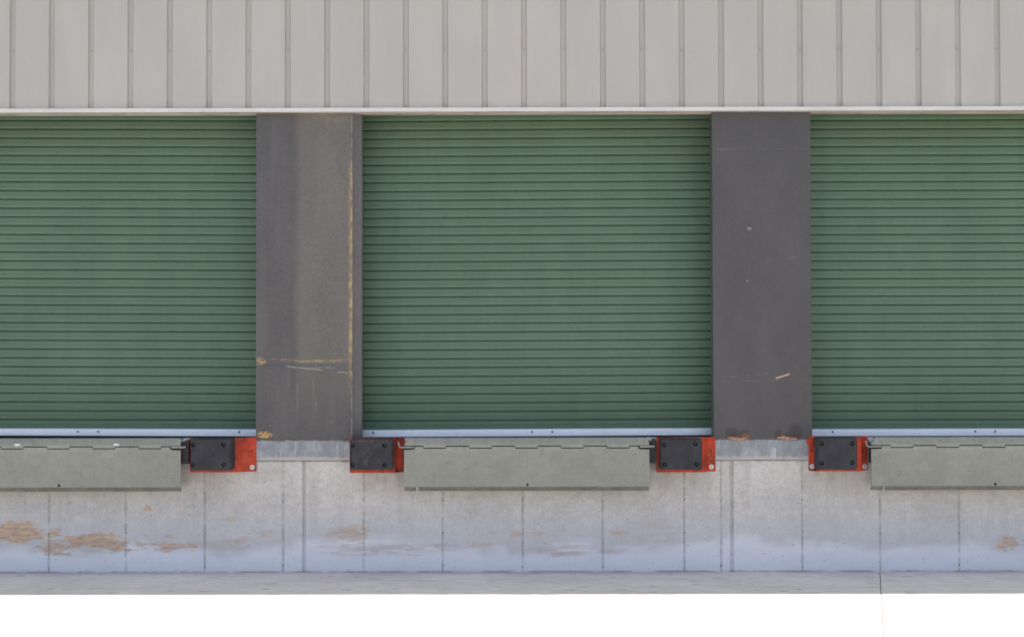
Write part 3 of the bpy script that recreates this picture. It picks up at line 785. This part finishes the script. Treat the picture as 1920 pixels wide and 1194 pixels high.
# ------------------------------------------------------------------ dock bumpers
def make_bumpers():
    a = Mat('bracket_red_paint', 0.5, 0.0, 0.22, True)
    base = a.vary(a.vary((0.42, 0.047, 0.019), (7, 7, 9), 0.28), 60, 0.15)
    fade = a.ss(a.noise((14, 14, 10), 4), .52, .68)
    base = a.mix(base, (0.60, 0.10, 0.045), a.mul(fade, .5))
    dirt = a.ss(a.noise((18, 18, 12), 5), .50, .68)
    base = a.mix(base, (0.10, 0.035, 0.025), a.mul(dirt, .65))
    chip = a.ss(a.noise((55, 55, 55), 4), .68, .72)
    base = a.mix(base, (0.42, 0.27, 0.2), a.mul(chip, .6))
    red = a.done(base)
    b = Mat('bumper_rubber', 0.7, 0.0, 0.25, True)
    rb = b.vary(b.vary((0.038, 0.038, 0.042), (9, 9, 9), 0.18), 70, 0.2)
    sc = b.ss(b.noise((20, 14, 45), 4), .63, .70)
    rb = b.mix(rb, (0.11, 0.105, 0.10), b.mul(sc, .5))
    for px, py, rx, ry in ((688, 850, 11, 16), (686, 866, 9, 9), (1268, 880, 20, 4), (690, 825, 40, 5)):
        c = W(px, py, -.195)
        e = b.mul(b.ss(b.ell(b.x, b.z, c.x, c.z, rx*.0041, ry*.0041), 0, .6), b.ss(b.noise((60, 40, 40), 5, .7), .45, .6))
        rb = b.mix(rb, (0.16, 0.13, 0.10), b.mul(e, .4))
    b.bump(b.noise(70, 4), .25, .003)
    rub = b.done(rb)
    bolt_m = simple('bolt_steel_dull', (0.13, 0.13, 0.125), 0.5, .3)
    wash = simple('washer_zinc', (0.66, 0.67, 0.64), 0.5, amt=.1, sc=60)
    nut = simple('anchor_head', (0.30, 0.36, 0.33), 0.45)
    YF, YB = -.195, -.075
    def bumper(label, fl, bl, bslant_l, br, bslant_r, fr, rx0, rx1, ry0, ry1, py0, py1, washers, holes, dots=(), tear=False):
        """flange, box and slant edges in photo pixels"""
        cx = X((rx0+rx1)/2, YF); zb = Z(py1, -.03, (rx0+rx1)/2)
        root = thing('dock_bumper', label, 'dock bumper', (cx, 0, zb), 'black rubber dock bumpers on red brackets')
        pxm = (rx0+rx1)/2
        def lx(px, Y): return X(px, Y, 850)-cx
        def lz(py, Y): return Z(py, Y, pxm)-zb
        bm = bmesh.new()
        yb, yo, t = -.004, -.072, .008
        P = []
        if fl is not None: P += [(lx(fl, yb), yb-t), (lx(bslant_l, yb), yb-t)]
        P += [(lx(bl, yo), yo), (lx(br, yo), yo)]
        if fr is not None: P += [(lx(bslant_r, yb), yb-t), (lx(fr, yb), yb-t)]
        outer = P
        inner = [(p[0]+(0), min(p[1]+t, yb)) for p in reversed(P)]
        prism(bm, outer+inner, 0.0, lz(py0, -.03), 'z')
        if fl is None: box(bm, outer[0][0], outer[0][0]+.008, yo+t+.0005, yb, .001, lz(py0, -.03)-.001)
        if tear:    # torn corner of the flange
            q = [(1510, 824), (1517, 822), (1521, 824), (1521, 836), (1516, 833), (1511, 830)]
            prism(bm, [(lx(p, yb), lz(y_, yb)) for p, y_ in q], yb-t-.012, yb-t-.001, 'y')
        for px, py in dots: cyl(bm, (lx(px, yb), lz(py, yb)), .0085, yb-t-.0012, yb-t+.002, 12, 1)
        mesh_obj('bracket', bm, [red, rub], root, bevel=.001)
        # a raised edge bar on the leveller side of the bracket
        # rubber block with chamfered sides and four bolt recesses
        x0, x1 = lx(rx0, YF), lx(rx1, YF); z0, z1 = lz(ry1, YF), lz(ry0, YF)
        bm = bmesh.new(); ch = .012; r = .012
        sx = (x1-x0); hs = []
        for hx, hy in holes: hs.append((lx(hx, YF), lz(hy, YF), .0165))
        out = []
        def arc(cx_, cz_, a0):
            for k in range(4):
                t_ = math.radians(a0+30*k); out.append((cx_+r*math.cos(t_), cz_+r*math.sin(t_)))
        X0, X1, Z0_, Z1_ = x0+ch, x1-ch, z0+.003, z1-.006
        arc(X1-r, Z1_-r, 0); arc(X0+r, Z1_-r, 90); arc(X0+r, Z0_+r, 180); arc(X1-r, Z0_+r, 270)
        # front face
        f = plate_with_holes(bm, out, hs, YF, None, .024, 18)
        # the body behind: from the chamfer line back to the bracket
        n = len(out)
        def grow(p, d): 
            mx_, mz_ = (X0+X1)/2, (Z0_+Z1_)/2
            return (p[0]+math.copysign(ch, p[0]-mx_)*d, p[1]+(.006 if p[1] > mz_ else -.003)*d)
        g1 = [bm.verts.new((*[grow(p, 1)[0]], YF+.022, grow(p, 1)[1])) for p in out]
        g2 = [bm.verts.new((grow(p, 1)[0], YB, grow(p, 1)[1])) for p in out]
        for i in range(n):
            bm.faces.new([f[i], f[(i+1) % n], g1[(i+1) % n], g1[i]]); bm.faces.new([g1[i], g1[(i+1) % n], g2[(i+1) % n], g2[i]])
        bm.faces.new(g2[::-1])
        blk = mesh_obj('rubber_block', bm, rub, root)
        for hx, hz, hr in hs:
            bm = bmesh.new()
            rings = []
            for q, (rr, yy) in enumerate(((.0085, .0), (.0085, -.008), (.006, -.013), (.002, -.0155))):
                rings.append([bm.verts.new((rr*math.cos(math.pi*2*i/10), yy, rr*math.sin(math.pi*2*i/10))) for i in range(10)])
            for r0, r1 in zip(rings, rings[1:]):
                for i in range(10): bm.faces.new([r0[i], r0[(i+1) % 10], r1[(i+1) % 10], r1[i]])
            bm.faces.new(rings[-1]); bm.faces.new(rings[0])
            mesh_obj('bolt', bm, bolt_m, blk, loc=(hx+.002, YF+.0235, hz+.001), smooth=40)
        for (px, py) in washers:
            bm = bmesh.new(); cyl(bm, (0, 0), .0185, -.004, 0, 20)
            w = mesh_obj('washer', bm, wash, root, loc=(lx(px, yb), yb-t-.0003, lz(py, yb)), bevel=.001)
            bm = bmesh.new(); cyl(bm, (0, 0), .0085, -.0095, -.0042, 6)
            mesh_obj('anchor_bolt', bm, nut, w)
        return root
    bumper('dock bumper with a wide red plate on its right, left of the scraped pillar foot',
           None, 356, 356, 441, 466, 481, 355.5, 434, 822.5, 882, 820, 884, [(473.5, 875.5)], [(362, 834), (419, 834), (362, 871), (419, 871)], dots=((472.5, 846),))
    bumper('dock bumper with a scuffed face under the right edge of the scraped pillar',
           None, 656, 656, 741, 744, 759, 655, 737, 823.5, 881, 820, 885, [], [(662, 835), (721, 835), (661, 871.5), (721, 871.5)])
    bumper('dock bumper with one white washer at its right, left of the dark pillar foot',
           1231, 1231.5, 1233, 1320, 1327, 1341, 1239, 1317, 823, 881, 819.5, 884, [(1333.5, 874.5)], [(1245.5, 834), (1304, 832), (1246.5, 870.5), (1306, 870)], dots=((1332.5, 845.5),))
    bumper('dock bumper with two white washers and torn red corner, right of dark pillar',
           1516, 1532, 1530, 1615, 1616, 1626.5, 1533.5, 1608, 820.5, 880.5, 818, 882, [(1522, 873.5), (1620.5, 874)], [(1541, 831.5), (1598, 831.5), (1541, 868), (1598, 867.5)], dots=((1522, 844.5), (1619, 845)), tear=True)
make_bumpers()

# ------------------------------------------------------------------ light
edge = GP(960, 1113.8)
g = abs(edge.y - (-0.090))
elev = math.atan2(ROOF_Z+.06-GZ, g)
sd = bpy.data.lights.new('sun', 'SUN'); sd.energy = 4.0; sd.angle = math.radians(0.5); sd.color = (1.0, 0.94, 0.85)
so = bpy.data.objects.new('sun', sd); COL.objects.link(so)
so.rotation_euler = Vector((0, -math.cos(elev), -math.sin(elev))).to_track_quat('-Z', 'Y').to_euler()
so.location = (0, 5, 20)
w = bpy.data.worlds.new('World'); S.world = w; w.use_nodes = True
nt = w.node_tree; bg = nt.nodes['Background']
sky = nt.nodes.new('ShaderNodeTexSky'); sky.sky_type = 'NISHITA'; sky.sun_disc = False
sky.sun_elevation = elev; sky.sun_rotation = 0.0; sky.air_density = 1.0; sky.dust_density = 4.0; sky.ozone_density = 0.6
nt.links.new(sky.outputs[0], bg.inputs[0]); bg.inputs[1].default_value = 0.15
S.view_settings.view_transform = 'Standard'; S.view_settings.look = 'None'
S.view_settings.gamma = 1.0; S.view_settings.exposure = 0.85
S.cycles.max_bounces = 8; S.cycles.diffuse_bounces = 5
